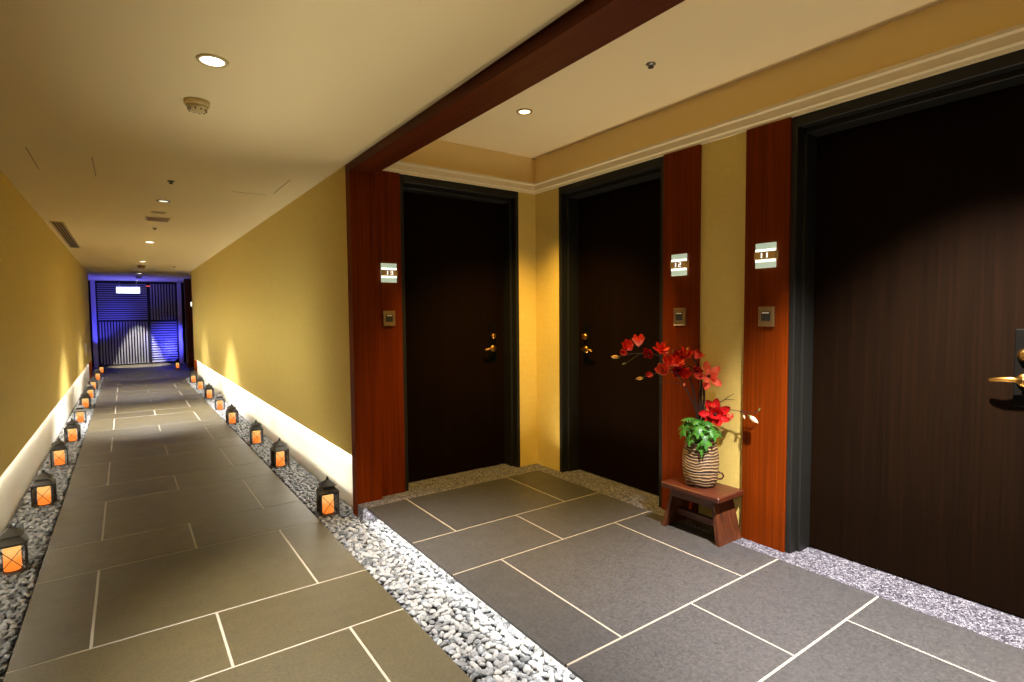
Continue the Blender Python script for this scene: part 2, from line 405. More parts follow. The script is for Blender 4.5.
# ------------------------------------------------------------------ far end
mb=MB(); mb.box(-1.35,2.55,17.85,17.95,-.09,CZ); struct(mb,'wall_end',M['black'],'dark wall behind the slatted screen','wall')
mb=MB(); mb.box(-1.35,-1.25,14.3,17.9,-.09,CZ); mb.box(-1.35,LW-.043,14.3,14.45,-.09,CZ); struct(mb,'wall_left_end',M['endwood'],'dark wood recess left of the screen','wall')
mb=MB(); mb.bbox(LW-.10,LW+.002,14.45,14.53,-.03,CZ,.002); struct(mb,'trim_6',M['redwood'],'wooden end post of the left wall','post')
mb=MB(); mb.bbox(RW-.002,RW+.14,13.2,13.26,-.03,CZ,.002); struct(mb,'trim_7',M['redwood'],'wooden end post of the right wall','post')
mb=MB(); mb.box(1.24,2.5,15.95,16.1,-.09,CZ); mb.box(2.4,2.55,13.2,17.9,-.09,CZ); mb.box(RW+.12,2.5,13.1,13.2,-.09,CZ); struct(mb,'wall_right_end',M['endwood'],'dark wood wall of the recess right of the screen','wall')
mb=MB(); mb.bbox(-.695,-.60,17.5,17.7,-.03,CZ,.004); struct(mb,'column_left',M['pale'],'pale column left of the slatted screen','column')
mb=MB(); mb.bbox(1.185,1.275,17.4,17.7,-.03,CZ,.004); struct(mb,'column_right',M['pale'],'pale column right of the slatted screen','column')

scr=thing('slatted_screen','dark slatted screen of four panels closing the end of the corridor','screen',(0,YE,0))
X0,X1,XM,ZM,ZT=-.60,1.185,.524,1.165,2.20
fr=MB()
for a,b in ((X0,X0+.035),(XM-.03,XM+.03),(X1-.035,X1)): fr.bbox(a,b,-.035,.05,0,ZT,.003)
for a,b in ((0,.04),(ZM-.02,ZM+.02),(ZT-.045,ZT)): fr.bbox(X0,X1,-.034,.05,a,b,.003)
fr.build('screen_frame',M['slatframe'],scr)
def slats(x0,x1,z0,z1,n,vert):
    m=MB(); 
    L=(x1-x0) if vert else (z1-z0); p=L/n
    for i in range(n):
        c=(i+.5)*p
        if vert:
            x=x0+c; w=p*.27
            m.add([(x-w,.02,z0),(x+w,.02,z0),(x+w*.7,-.02,z0),(x-w*.7,-.02,z0),(x-w,.02,z1),(x+w,.02,z1),(x+w*.7,-.02,z1),(x-w*.7,-.02,z1)],
                  [(0,1,2,3),(7,6,5,4),(0,4,5,1),(1,5,6,2),(2,6,7,3),(3,7,4,0)])
        else:
            z=z0+c; w=p*.27
            m.add([(x0,.02,z-w),(x1,.02,z-w),(x1,.02,z+w),(x0,.02,z+w),(x0,-.02,z-w*1.1),(x1,-.02,z-w*1.1),(x1,-.012,z+w*.6),(x0,-.012,z+w*.6)],
                  [(0,1,2,3),(7,6,5,4),(0,4,5,1),(1,5,6,2),(2,6,7,3),(3,7,4,0)])
    m.build('slat_panel',M['slat'],scr)
slats(X0+.035,XM-.03,ZM+.02,ZT-.045,17,False); slats(XM+.03,X1-.035,ZM+.02,ZT-.045,9,True)
slats(X0+.035,XM-.03,.04,ZM-.02,17,True); slats(XM+.03,X1-.035,.04,ZM-.02,17,False)
bk=MB(); bk.box(X0,X1,.05,.06,0,ZT); bk.build('backing_board',M['slatframe'],scr)

ex=thing('exit_sign','glowing pale green exit sign in front of the slatted screen','sign',(.09,17.35,1.975))
b=MB(); b.bbox(-.262,.262,-.03,.03,-.10,.10,.004); b.build('housing',M['pale'],ex)
f=MB(); f.bbox(-.25,.25,-.034,-.03,-.09,.062,.001); f.build('lit_face',M['exit'],ex)
for x in (-.18,.18):
    h=MB(); h.tube([(x,0,.10),(x,0,CZ-1.975)],.008,8); h.build('hanger',M['steel'],ex)
il=thing('indicator_lamp','small red indicator light right of the exit sign','lamp',(.53,17.566,2.09))
b=MB(); b.bbox(-.05,.05,-.02,.0,-.018,.018,.003); b.build('housing',M['darkplastic'],il)
f=MB(); f.bbox(-.045,.045,-.023,-.02,-.012,.012,.001); f.build('lens',M['red_led'],il)

def wallplate(label,loc,rz):
    t=thing('wall_plate',label,'wall plate',loc,None,rz)
    a=MB(); a.bbox(-.035,.035,-.03,0,-.11,.11,.006); a.build('plate',M['white'],t)
    b=MB(); b.bbox(-.022,.022,-.036,-.03,-.02,.08,.003); b.build('panel',M['pale'],t)
wallplate('slim white plate on the left wall near the far end',(LW,12.26,.70),PI/2)
wallplate('slim white plate on the pale column right of the screen',(1.225,17.4,.72),0)
t=thing('room_sign','small lit room sign in the wooden recess at the far right','sign',(1.41,15.95,1.58))
a=MB(); a.bbox(-.05,.05,-.02,0,-.06,.06,.003); a.build('plate',M['frost'],t)
b=MB(); b.bbox(-.045,.045,-.024,-.02,-.05,.05,.002); b.build('glow_panel',M['signglow'],t)

# ------------------------------------------------------------------ ceiling fittings
def downlight(label, loc, lens, r=.045, ring=M['white']):
    t=thing('ceiling_downlight',label,'downlight',loc,'recessed ceiling downlights')
    a=MB(); a.lathe([(r,-.0005),(r+.002,-.006),(r+.012,-.005),(r+.014,0),(r,-.0005)],(0,0,0),28,closed=False); a.build('trim_ring',ring,t)
    b=MB(); b.lathe([(r*.2,-.003),(r*.98,-.003),(r*.99,-.0005)],(0,0,0),28); b.build('lens',lens,t)
    return t
DX=.287
downlight('bright round downlight nearest the viewer in the corridor ceiling',(DX+.008,2.30,CZ),M['lens'],.040,M['cream'])
downlight('dim downlight with a bright speck in front of the ceiling grille',(DX,5.275,CZ),M['lensdim'],.036,M['darkplastic'])
downlight('lit downlight just beyond the flat ceiling grille',(DX,8.263,CZ),M['lens'],.042,M['white'])
downlight('small lit downlight above the far path, before the distant smoke detector',(DX-.01,11.217,CZ),M['lens'],.042,M['white'])
downlight('farthest lit downlight in the corridor ceiling',(DX,14.36,CZ),M['lens'],.042,M['white'])
downlight('warm round downlight in the raised alcove ceiling',(1.98,2.64,2.475),M['lenswarm'],.034,M['satin'])
downlight('downlight in the alcove ceiling above the large near door',(1.98,.85,2.475),M['lens'],.034,M['satin'])
downlight('downlight close to the slatted screen',(DX,17.22,CZ),M['lens'],.036,M['white'])

def smoke(label, loc, m, s=1):
    t=thing('smoke_detector',label,'smoke detector',loc,'smoke detectors')
    a=MB(); a.lathe([(.050*s,0),(.050*s,-.016*s),(.046*s,-.022*s)],(0,0,0),28); a.build('base',m,t)
    b=MB(); b.lathe([(.042*s,-.022*s),(.040*s,-.032*s),(.030*s,-.042*s),(.012*s,-.046*s)],(0,0,0),28); bo=b.build('sensor_head',m,t)
    c=MB()
    for k in range(10):
        an=2*PI*k/10; c.lathe([(.003*s,-.0425*s),(.003*s,-.034*s)],(.0345*s*math.cos(an),.0345*s*math.sin(an),0),8)
    c.build('vent_slots',M['darkplastic'],bo)
smoke('cream smoke detector beside the nearest corridor downlight',(.29,2.77,CZ),M['cream'],1)
smoke('brownish smoke detector on the far ceiling before the blue glow',(.278,12.1,CZ),M['satin'],1.25)
smoke('farthest smoke detector, in the blue glow above the screen',(.286,15.3,CZ),M['pale'],1.25)
def sprinkler(label,loc,m):
    t=thing('sprinkler_head',label,'sprinkler',loc,'ceiling sprinklers')
    a=MB(); a.lathe([(.022,0),(.024,-.003),(.014,-.005),(.012,-.010)],(0,0,0),20); a.build('collar',m,t)
    b=MB(); b.lathe([(.006,-.010),(.006,-.016),(.014,-.0165),(.014,-.019),(.003,-.020)],(0,0,0),16); b.build('deflector',M['darkplastic'],t)
sprinkler('small dark sprinkler before the dim downlight in the corridor',(.293,4.48,CZ),M['darkplastic'])
sprinkler('small dark sprinkler just past the flat ceiling grille',(.289,6.93,CZ),M['satin'])
sprinkler('small sprinkler in the raised alcove ceiling',(2.115,1.80,2.475),M['steel'])
sprinkler('small sprinkler on the far ceiling right of the distant detector',(.786,12.05,CZ),M['satin'])

t=thing('ceiling_grille','flat brownish grille in the middle of the corridor ceiling','grille',(.289,6.27,CZ))
a=MB(); a.bbox(-.10,.10,-.10,.10,-.008,0,.002); a.build('grille_frame',M['cream'],t)
b=MB()
for k in range(7): b.bbox(-.085,.085,-.084+.026*k,-.072+.026*k,-.014,-.007,.002)
b.build('louvre',M['satin'],t)
t=thing('ceiling_plate','thin blank plate just before the flat ceiling grille','ceiling plate',(.279,5.87,CZ))
a=MB(); a.bbox(-.06,.06,-.04,.04,-.007,0,.002); a.build('plate',M['cream'],t)
b=MB(); b.bbox(-.045,.045,-.028,.028,-.010,-.006,.002); b.build('inset',M['satin'],t)

t=thing('air_vent','long brown slot vent in the ceiling beside the left wall','vent',(-.515,8.17,CZ))
a=MB()
for x0,x1 in ((-.058,-.046),(.046,.058)): a.bbox(x0,x1,-1.23,1.23,-.008,0,.002)
for y0,y1 in ((-1.23,-1.215),(1.215,1.23)): a.bbox(-.058,.058,y0,y1,-.008,0,.002)
a.build('vent_frame',M['cream'],t)
b=MB(); b.box(-.046,.046,-1.22,1.22,-.001,0); b.build('backing',M['black'],t)
c=MB()
for k in range(4): c.bbox(-.041+.024*k,-.031+.024*k,-1.215,1.215,-.006,-.001,.001)
c.build('slat',M['satin'],t)

M['joint']=mat('shadow_joint',(116,98,64),.9)
def hatch(label,x0,x1,y0,y1,lines):
    t=thing('access_hatch',label,'access hatch',((x0+x1)/2,(y0+y1)/2,CZ)); w=(x1-x0)/2; l=(y1-y0)/2
    a=MB(); a.bbox(-w+.004,w-.004,-l+.004,l-.004,-.0006,0,.0002); a.build('panel',M['ceil'],t)
    for u0,u1,v0,v1 in lines:
        g=MB(); g.box(u0*w-.0018,u1*w+.0018,v0*l-.0018,v1*l+.0018,-.0012,0); g.build('joint',M['joint'],t)
hatch('flush ceiling access hatch near the left wall',-.412,-.125,4.03,4.61,[(-1,-1,-1,.9),(1,1,-.9,1)])
hatch('flush ceiling access hatch near the right wall',.693,.965,3.98,4.60,[(-1,.75,1,1),(1,1,-.95,.7)])

# ------------------------------------------------------------------ lanterns
def make_lantern():
    t=thing('candle_lantern','x','lantern',(0,0,0),'candle lanterns along the pebble beds')
    h=.054
    b=MB(); b.bbox(-h-.006,h+.006,-h-.006,h+.006,0,.010,.002); b.build('base',M['lantern'],t)
    p=MB(); q=.0042
    for sx in (-1,1):
        for sy in (-1,1): p.bbox(sx*h-q,sx*h+q,sy*h-q,sy*h+q,.008,.150,.001)
    for sx in (-1,1): p.bbox(sx*h-q,sx*h+q,-h,h,.142,.152,.001); p.bbox(-h,h,sx*h-q,sx*h+q,.142,.152,.001)
    p.build('frame',M['lantern'],t)
    w=MB()
    for s in (-1,1):
        for a,c in (((-h,.010),(h,.144)),((h,.010),(-h,.144))):
            w.tube([(a[0],s*h,a[1]),(c[0],s*h,c[1])],.0018,6); w.tube([(s*h,a[0],a[1]),(s*h,c[0],c[1])],.0018,6)
    w.build('cross_wire',M['lantern'],t)
    g=MB()
    for s in (-1,1): g.box(-h,h,s*(h-.002)-.0006,s*(h-.002)+.0006,.010,.144); g.box(s*(h-.002)-.0006,s*(h-.002)+.0006,-h,h,.010,.144)
    g.build('glass_pane',M['glass'],t)
    c=MB(); c.lathe([(.034,.011),(.035,.014),(.035,.120),(.032,.128),(.024,.130),(.010,.124)],(0,0,0),22); co=c.build('candle',M['candle'],t,label='glowing orange candle')
    k=MB(); k.tube([(0,0,.123),(.001,0,.136)],.0014,6); k.build('wick',M['black'],co)
    r=MB(); r.frustum(0,0,h+.006,h+.006,.150,h+.006,h+.006,.154); r.frustum(0,0,h+.005,h+.005,.154,.036,.036,.184)
    r.frustum(0,0,.036,.036,.184,.036,.036,.190); r.frustum(0,0,.049,.049,.190,.048,.048,.193); r.frustum(0,0,.048,.048,.193,.009,.009,.224)
    r.build('roof',M['lantern'],t)
    f=MB(); f.lathe([(.009,.224),(.011,.229),(.006,.234),(.008,.239),(.003,.246)],(0,0,0),14)
    f.build('finial',M['lantern'],t)
    return t
PWR=1
ORD=['nearest','second','third','fourth','fifth','sixth','seventh','eighth','ninth','tenth']
LL=[(-.512,3.685,5),(-.498,4.868,-4),(-.510,6.10,3),(-.488,7.199,-6),(-.49,8.42,4),(-.505,9.77,-3),(-.493,10.88,6),(-.505,12.13,-5),(-.50,13.93,2),(-.49,15.75,0)]
RR=[(1.03,3.53,-3),(1.035,4.895,6),(1.037,5.924,-5),(1.0,7.197,3),(1.016,8.356,-4),(1.033,9.66,5),(1.038,10.97,-2),(1.041,12.18,4),(1.023,15.88,0)]
proto=None
for side,lst in (('left',LL),('right',RR)):
    for i,(x,y,r) in enumerate(lst):
        if i==len(lst)-1: lab='small orange lantern on the dark floor at the %s foot of the slatted screen'%side
        elif i==0: lab='nearest black candle lantern on the %s, at the %s'%(('left pebble bed','edge of the photo') if side=='left' else ('right pebble bed','foot of the wooden post'))
        else: lab='%s black candle lantern from the viewer in the row on the %s pebble bed'%(ORD[i],side)
        z=-.014 if i<len(lst)-1 else -.02
        if proto is None:
            proto=make_lantern(); proto.location=(x,y,z); proto.rotation_euler=(0,0,math.radians(r)); proto['label']=lab
        else: dup(proto,(x,y,z),lab,math.radians(r))

# ------------------------------------------------------------------ pebbles
def ico(sub):
    t=(1+5**.5)/2; v=[Vector(p).normalized() for p in ((-1,t,0),(1,t,0),(-1,-t,0),(1,-t,0),(0,-1,t),(0,1,t),(0,-1,-t),(0,1,-t),(t,0,-1),(t,0,1),(-t,0,-1),(-t,0,1))]
    f=[(0,11,5),(0,5,1),(0,1,7),(0,7,10),(0,10,11),(1,5,9),(5,11,4),(11,10,2),(10,7,6),(7,1,8),(3,9,4),(3,4,2),(3,2,6),(3,6,8),(3,8,9),(4,9,5),(2,4,11),(6,2,10),(8,6,7),(9,8,1)]
    for _ in range(sub):
        c={};nf=[]
        def mid(a,b):
            k=(min(a,b),max(a,b))
            if k not in c: v.append(((v[a]+v[b])/2).normalized()); c[k]=len(v)-1
            return c[k]
        for a,b,d in f:
            x,y,z=mid(a,b),mid(b,d),mid(d,a); nf+=[(a,x,z),(b,y,x),(d,z,y),(x,y,z)]
        f=nf
    return v,f
ICO={s:ico(s) for s in (0,1,2)}
def pebble_shape(sub,rng):
    v,f=ICO[sub]; a,b,c=rng.uniform(.014,.022),rng.uniform(.010,.015),rng.uniform(.007,.010)
    e=rng.uniform(-.25,.25); g=rng.uniform(-.2,.2)
    return [Vector((p.x*a*(1+e*p.y),p.y*b*(1+g*p.x),p.z*c)) for p in v],f
rng=random.Random(11)
def euler(): return Euler((rng.gauss(0,.28),rng.gauss(0,.28),rng.uniform(0,2*PI))).to_matrix()
def spots(x0f,x1f,y0,y1,dx,dy):
    out=[]; y=y0
    while y<y1:
        x0,x1=x0f(y),x1f(y); n=max(1,int((x1-x0)/dx)); s=(x1-x0)/n
        for i in range(n): out.append((x0+(i+.5+rng.uniform(-.38,.38))*s, y+rng.uniform(-.4,.4)*dy))
        y+=dy
    return out
bedL=lambda y:LW-.035
rx1=lambda y:(AX+.07 if y<3.24 else RW+.035)
top=[]; stuffL=MB(); stuffR=MB()
def pour(mb,x0f,x1f,y0,y1,collect=None):
    for layer,(z,dx,dy) in enumerate(((-.027,.030,.022),(-.014,.031,.024))):
        for x,y in spots(x0f,x1f,y0,y1,dx,dy):
            if layer==1 and collect is not None and 1.52<y<2.62 and x<1.2 and len(collect)<300:
                collect.append((x,y,z)); continue
            sub=2 if y<3.2 and layer else (1 if y<9 else 0)
            vs,fs=pebble_shape(sub,rng); R=euler(); sc=1 if y<9 else 1.15
            mb.add([R@(p*sc)+Vector((x,y,z+rng.uniform(-.003,.004))) for p in vs],fs,0,True)
near=[]
pour(stuffL,lambda y:LW-.020,lambda y:XL-.012,2.0,14.4)
stuffW=MB()
pour(stuffR,lambda y:XR+.012,lambda y:AX+.07,.9,3.26,near)
pour(stuffW,lambda y:XR+.012,lambda y:RW+.022,3.26,13.15)
stuffW.build('pebbles',M['pebA'],None,'stuff','bed of grey river pebbles between the path and the lit right wall','pebbles')
stuffL.build('pebbles',M['pebA'],None,'stuff','bed of grey river pebbles between the left wall and the path','pebbles')
stuffR.build('pebbles',M['pebA'],None,'stuff','bed of grey river pebbles between the path and the lit step edge','pebbles')
kinds=[]
for i in range(10):
    vs,fs=pebble_shape(2,rng); me=bpy.data.meshes.new('river_pebble'); me.from_pydata([tuple(v) for v in vs],[],fs)
    me.materials.append(M['pebB']); me.polygons.foreach_set('use_smooth',[True]*len(fs)); kinds.append(me)
for i,(x,y,z) in enumerate(near):
    o=bpy.data.objects.new('river_pebble',kinds[i%10]); COL.objects.link(o); o.location=(x,y,z+rng.uniform(-.002,.004))
    o.rotation_euler=(rng.gauss(0,.25),rng.gauss(0,.25),rng.uniform(0,2*PI))
    tag(o,'smooth grey pebble in the near bed beside the lit step edge','pebble','near pebbles beside the lit step')

# ------------------------------------------------------------------ stool
M['stoolwood']=wood_mat('old_brown_wood',(36,13,6),(66,27,12),(92,42,20),'y',.38,.5,.6)
M['stoolleg']=wood_mat('old_brown_wood_upright',(40,17,8),(74,36,16),(104,58,28),'z',.45,.4,.6)
st=thing('wooden_stool','low dark wooden stool with splayed slab legs holding the striped vase','stool',(2.528,1.79,AF))
H=.256
a=MB(); a.bbox(-.116,.116,-.185,.180,H-.030,H,.005); a.build('seat',M['stoolwood'],st)
def leg(s):
    m=MB(); y1=s*.135; y0=s*.182; t=.020*s
    hw0,hw1=.100,.080
    v=[(-hw0,y0,0),(hw0,y0,0),(hw0,y0-t,0),(-hw0,y0-t,0),(-hw1,y1,H-.03),(hw1,y1,H-.03),(hw1,y1-t,H-.03),(-hw1,y1-t,H-.03)]
    f=[(0,1,2,3),(7,6,5,4),(0,4,5,1),(1,5,6,2),(2,6,7,3),(3,7,4,0)]
    if s>0: f=[tuple(reversed(q)) for q in f]
    return m.add(v,f)
for s in (-1,1): leg(s).build('leg',M['stoolleg'],st)
a=MB(); a.bbox(-.012,.012,-.150,.150,.055,.095,.003); a.build('stretcher',M['stoolwood'],st)
for x in (-.085,.067):
    a=MB(); a.bbox(x,x+.018,-.130,.130,H-.075,H-.029,.003); a.build('apron',M['stoolwood'],st)

# ------------------------------------------------------------------ vase
def vase_mat():
    m=mat('striped_woven_vase',(170,140,104),.5,spec=.4); n=N(m)
    tc=n.new('ShaderNodeTexCoord'); sp=n.new('ShaderNodeSeparateXYZ'); n.l.new(tc.outputs['Object'],sp.inputs[0])
    wob=n.noise(n.coords((9,9,9)),1,2); wob2=n.noise(n.coords((30,30,22)),1,3)
    ad=n.new('ShaderNodeMath',operation='MULTIPLY_ADD'); ad.inputs[1].default_value=.046; n.l.new(wob,ad.inputs[0]); n.l.new(sp.outputs[2],ad.inputs[2])
    k=n.new('ShaderNodeMath',operation='MULTIPLY'); k.inputs[1].default_value=2*PI/.0165; n.l.new(ad.outputs[0],k.inputs[0])
    k2=n.new('ShaderNodeMath',operation='SINE'); n.l.new(k.outputs[0],k2.inputs[0])
    k3=n.new('ShaderNodeMath',operation='MULTIPLY_ADD'); k3.inputs[1].default_value=.5; k3.inputs[2].default_value=.5; n.l.new(k2.outputs[0],k3.inputs[0])
    f=k3.outputs[0]
    cx=n.new('ShaderNodeCombineXYZ'); n.l.new(ad.outputs[0],cx.inputs[2])
    mp2=n.new('ShaderNodeMapping'); mp2.inputs['Scale'].default_value=(1,1,24); mp2.inputs['Location'].default_value=(3,5,1); n.l.new(cx.outputs[0],mp2.inputs[0])
    g=n.noise(mp2.outputs[0],1,2,.5)
    mp3=n.new('ShaderNodeMapping'); mp3.inputs['Scale'].default_value=(1,1,190); n.l.new(cx.outputs[0],mp3.inputs[0])
    h=n.noise(mp3.outputs[0],1,1,.5)
    c=n.ramp(f,[(.0,(24,17,14)),(.42,(52,37,30)),(.66,(112,78,50)),(.88,(176,144,100)),(1,(212,186,142))])
    d=n.ramp(g,[(.40,(58,52,58)),(.5,(150,116,80)),(.60,(70,52,42))])
    c=n.mix(c,d,.38); c=n.mix(c,lin((26,20,18)),n.ramp(h,[(.5,(0,0,0)),(.66,(140,140,140))]))
    c=n.mix(c,lin((36,28,25)),n.ramp(wob2,[(.56,(0,0,0)),(.70,(190,190,190))]))
    n.base(c); n.bump(f,.5,.006); return m
M['vase']=vase_mat()
VX,VY,VZ=2.540,1.803,AF+H
va=thing('striped_vase','rounded vase with cream and dark horizontal stripes on the low stool','vase',(VX,VY,VZ))
pr=[(.060,0),(.074,.002),(.081,.010),(.089,.035),(.094,.070),(.096,.105),(.095,.140),(.091,.172),(.085,.200),(.080,.222),(.078,.236),(.080,.246),(.072,.246),(.070,.232),(.072,.20),(.07,.12),(.03,.10)]
pr=[(r,z*1.1) for r,z in pr]
a=MB(); a.lathe(pr,(0,0,0),40); a.build('body',M['vase'],va)
a=MB(); a.tube([(.045,-.075,.040),(.058,-.092,.042),(.066,-.098,.055),(.060,-.094,.072),(.048,-.078,.078)],.005,8); a.build('side_loop',M['stoolwood'],va,label='small dark loop on the side')
a=MB(); pts=[(-.045+.09*k/10,-.02-.01*math.sin(PI*k/10),.262+.085*math.sin(PI*k/10)) for k in range(11)]
a.tube(pts,.0035,8); a.build('top_loop',mat('pale_cane',(200,184,150),.5),va,label='pale cane loop at the mouth')

# ------------------------------------------------------------------ flowers
M['bark']=mat('dark_twig',(44,28,22),.75)
def petal_mat(name,a,b):
    m=mat(name,a,.5,spec=.3); n=N(m); n.base(n.ramp(n.noise(n.coords((28,28,28)),1,3),[(.35,b),(.6,a)]))
    n.b.inputs['Subsurface Weight'].default_value=.12; n.b.inputs['Subsurface Radius'].default_value=(.02,.006,.004); return m
M['petal']=petal_mat('red_petal',(244,74,46),(226,40,26))
M['petal2']=petal_mat('coral_petal',(250,124,92),(240,84,58))
M['petal3']=petal_mat('deep_red_petal',(206,24,24),(168,12,16))
M['bud']=mat('yellow_bud',(226,170,84),.5)
M['budp']=mat('pale_pink_bud',(232,196,160),.5)
M['green']=mat('bud_green',(96,110,50),.55)
M['centre']=mat('flower_centre',(60,18,14),.7)
def leaf_mat():
    m=mat('fresh_green_leaf',(66,140,44),.42,spec=.4); n=N(m); n.base(n.ramp(n.noise(n.coords((30,30,30)),1,3),[(.3,(26,78,18)),(.7,(74,136,44))]))
    n.b.inputs['Subsurface Weight'].default_value=.08; return m
M['leaf']=leaf_mat()
def frame_of(d):
    d=Vector(d).normalized(); a=d.cross(Vector((0,0,1)))
    if a.length<.1: a=d.cross(Vector((1,0,0)))
    a.normalize(); return d,a,d.cross(a)
def petal(mb,org,d,up,L,W,curl,cup,th=.0012,mi=0):
    """curved, cupped, closed petal of real thickness; d = growing direction, up = inner side"""
    d=Vector(d).normalized(); up=(Vector(up)-d*Vector(up).dot(d)).normalized(); s=d.cross(up)
    nu,nv=7,5; top=[]
    for i in range(nu+1):
        u=i/nu; w=W*(math.sin(PI*min(1,u*.86+.07))**.75)*(0.42+.58*min(1,u*1.9))
        if i==nu: w=W*.16
        for j in range(nv):
            v=j/(nv-1)*2-1
            top.append(Vector(org)+d*(L*u*(1-.12*abs(curl)*u))+s*(w*v)+up*(curl*L*u*u*.55+cup*W*(v*v)*(.35+.65*u)))
    n=len(top); vs=top+[p-up*th for p in top]; fs=[]
    for i in range(nu):
        for j in range(nv-1):
            a=i*nv+j; q=(a,a+1,a+nv+1,a+nv); fs.append(q); fs.append(tuple(n+x for x in reversed(q)))
    rim=[i*nv for i in range(nu+1)]+[nu*nv+j for j in range(1,nv)]+[i*nv+nv-1 for i in range(nu-1,-1,-1)]+[j for j in range(nv-2,0,-1)]
    for k in range(len(rim)):
        a,b=rim[k],rim[(k+1)%len(rim)]; fs.append((a,n+a,n+b,b))
    mb.add(vs,fs,mi,True)
def flower(parent,pos,face,size,openness,m,name='flower',np_=6,seed=0):
    r=random.Random(seed); f,a,b=frame_of(face); mb=MB(); P=Vector(pos)
    for ring,(cnt,op,sc) in enumerate(((np_,openness,1.0),(max(3,np_-2),openness*.55,.8))):
        for k in range(cnt):
            t=2*PI*(k+.5*ring)/cnt+r.uniform(-.15,.15); out=a*math.cos(t)+b*math.sin(t)
            ang=op*PI/2*r.uniform(.88,1.08); d=f*math.cos(ang)+out*math.sin(ang)
            inn=f*math.sin(ang)-out*math.cos(ang)
            petal(mb,P+out*.003,d,inn,size*1.12*sc*r.uniform(.9,1.08),size*.30*sc,.35*(1-openness)+.12,.35)
    o=mb.build(name,m,parent)
    c=MB(); c.tube([P-f*.004,P+f*size*.12,P+f*size*.24],[size*.10,size*.13,size*.04],10); c.build('flower_centre',M['centre'],o)
    return o
def bud(parent,pos,d,L,m):
    f,a,b=frame_of(d); P=Vector(pos); mb=MB()
    mb.tube([P,P+f*L*.2,P+f*L*.5,P+f*L*.8,P+f*L],[L*.10,L*.2,L*.22,L*.13,L*.02],10)
    o=mb.build('bud',m,parent)
    c=MB(); c.tube([P-f*L*.15,P+f*L*.08,P+f*L*.24],[L*.06,L*.16,L*.20],10); c.build('calyx',M['green'],o)
def spline(pts,n=5):
    pts=[Vector(p) for p in pts]; out=[]
    for i in range(len(pts)-1):
        p0,p1,p2,p3=pts[max(i-1,0)],pts[i],pts[i+1],pts[min(i+2,len(pts)-1)]
        for k in range(n):
            t=k/n; out.append(.5*((2*p1)+(-p0+p2)*t+(2*p0-5*p1+4*p2-p3)*t*t+(-p0+3*p1-3*p2+p3)*t**3))
    return out+[pts[-1]]
def stem(mb,pts,r0,r1):
    q=spline(pts); n=len(q)-1; mb.tube(q,[(r0+(r1-r0)*i/n)*(1+.12*math.sin(i*2.3)) for i in range(n+1)],8)
V=Vector
def branch(name,label): return thing(name,label,'branch',(0,0,0),'red flower branches in the striped vase')
foot=(VX+.005,VY,VZ+.11)
toC=V((-.82,-.55,.12))    # roughly the side of the bouquet that faces the room
# upper left branch
br=branch('flower_branch','long red-flowered branch reaching up and left across the dark door, ending in a yellow bud')
m=MB(); stem(m,[foot,(2.552,1.835,.66),(2.545,1.845,.80),(2.52,1.88,.94),(2.46,1.93,1.02),(2.36,1.995,1.045),(2.25,2.035,1.05),(2.185,2.08,1.032)],.0065,.002)
stem(m,[(2.29,2.02,1.048),(2.24,2.04,1.015),(2.215,2.05,1.0)],.002,.001); stem(m,[(2.50,1.90,.965),(2.53,1.91,1.01),(2.535,1.91,1.03)],.003,.0015); m.build('stem',M['bark'],br)
flower(br,(2.235,2.03,1.073),(-.75,-.2,.62),.058,.42,M['petal'],seed=1)
flower(br,(2.272,2.01,1.092),(-.35,-.3,.9),.060,.45,M['petal2'],seed=2)
flower(br,(2.215,2.045,1.055),(-.95,-.2,.15),.045,.30,M['petal'],seed=3)
flower(br,(2.352,2.005,1.042),(-.7,-.4,.2),.045,.50,M['petal3'],seed=4)
flower(br,(2.405,1.97,1.062),(-.3,-.5,.65),.050,.72,M['petal'],seed=5)
bud(br,(2.185,2.075,1.034),(-.87,.3,.02),.044,M['bud']); bud(br,(2.215,2.05,1.0),(-.9,.3,-.25),.022,M['green'])
# middle left branch
br=branch('flower_branch','red-flowered branch leaning left at mid height with a pale bud at its tip')
m=MB(); stem(m,[foot,(2.545,1.828,.68),(2.525,1.835,.76),(2.485,1.855,.85),(2.44,1.88,.93),(2.40,1.90,.96),(2.33,1.94,.945),(2.26,1.975,.925)],.0055,.002)
stem(m,[(2.475,1.86,.87),(2.42,1.885,.895),(2.35,1.925,.895)],.0025,.001); m.build('stem',M['bark'],br)
flower(br,(2.365,1.92,.955),(-.75,-.5,.35),.060,.48,M['petal2'],seed=6)
flower(br,(2.388,1.91,.985),(-.3,-.55,.75),.056,.55,M['petal'],seed=7)
flower(br,(2.425,1.895,.985),(-.2,-.6,.7),.058,.60,M['petal'],seed=8)
flower(br,(2.310,1.945,.935),(-.85,-.1,.2),.044,.30,M['petal'],seed=9)
flower(br,(2.465,1.90,.955),(-.5,-.6,.1),.052,.62,M['petal3'],seed=10)
bud(br,(2.262,1.972,.922),(-.85,.35,-.08),.042,M['bud']); bud(br,(2.452,1.85,.878),(-.4,-.5,.5),.026,M['petal2'])
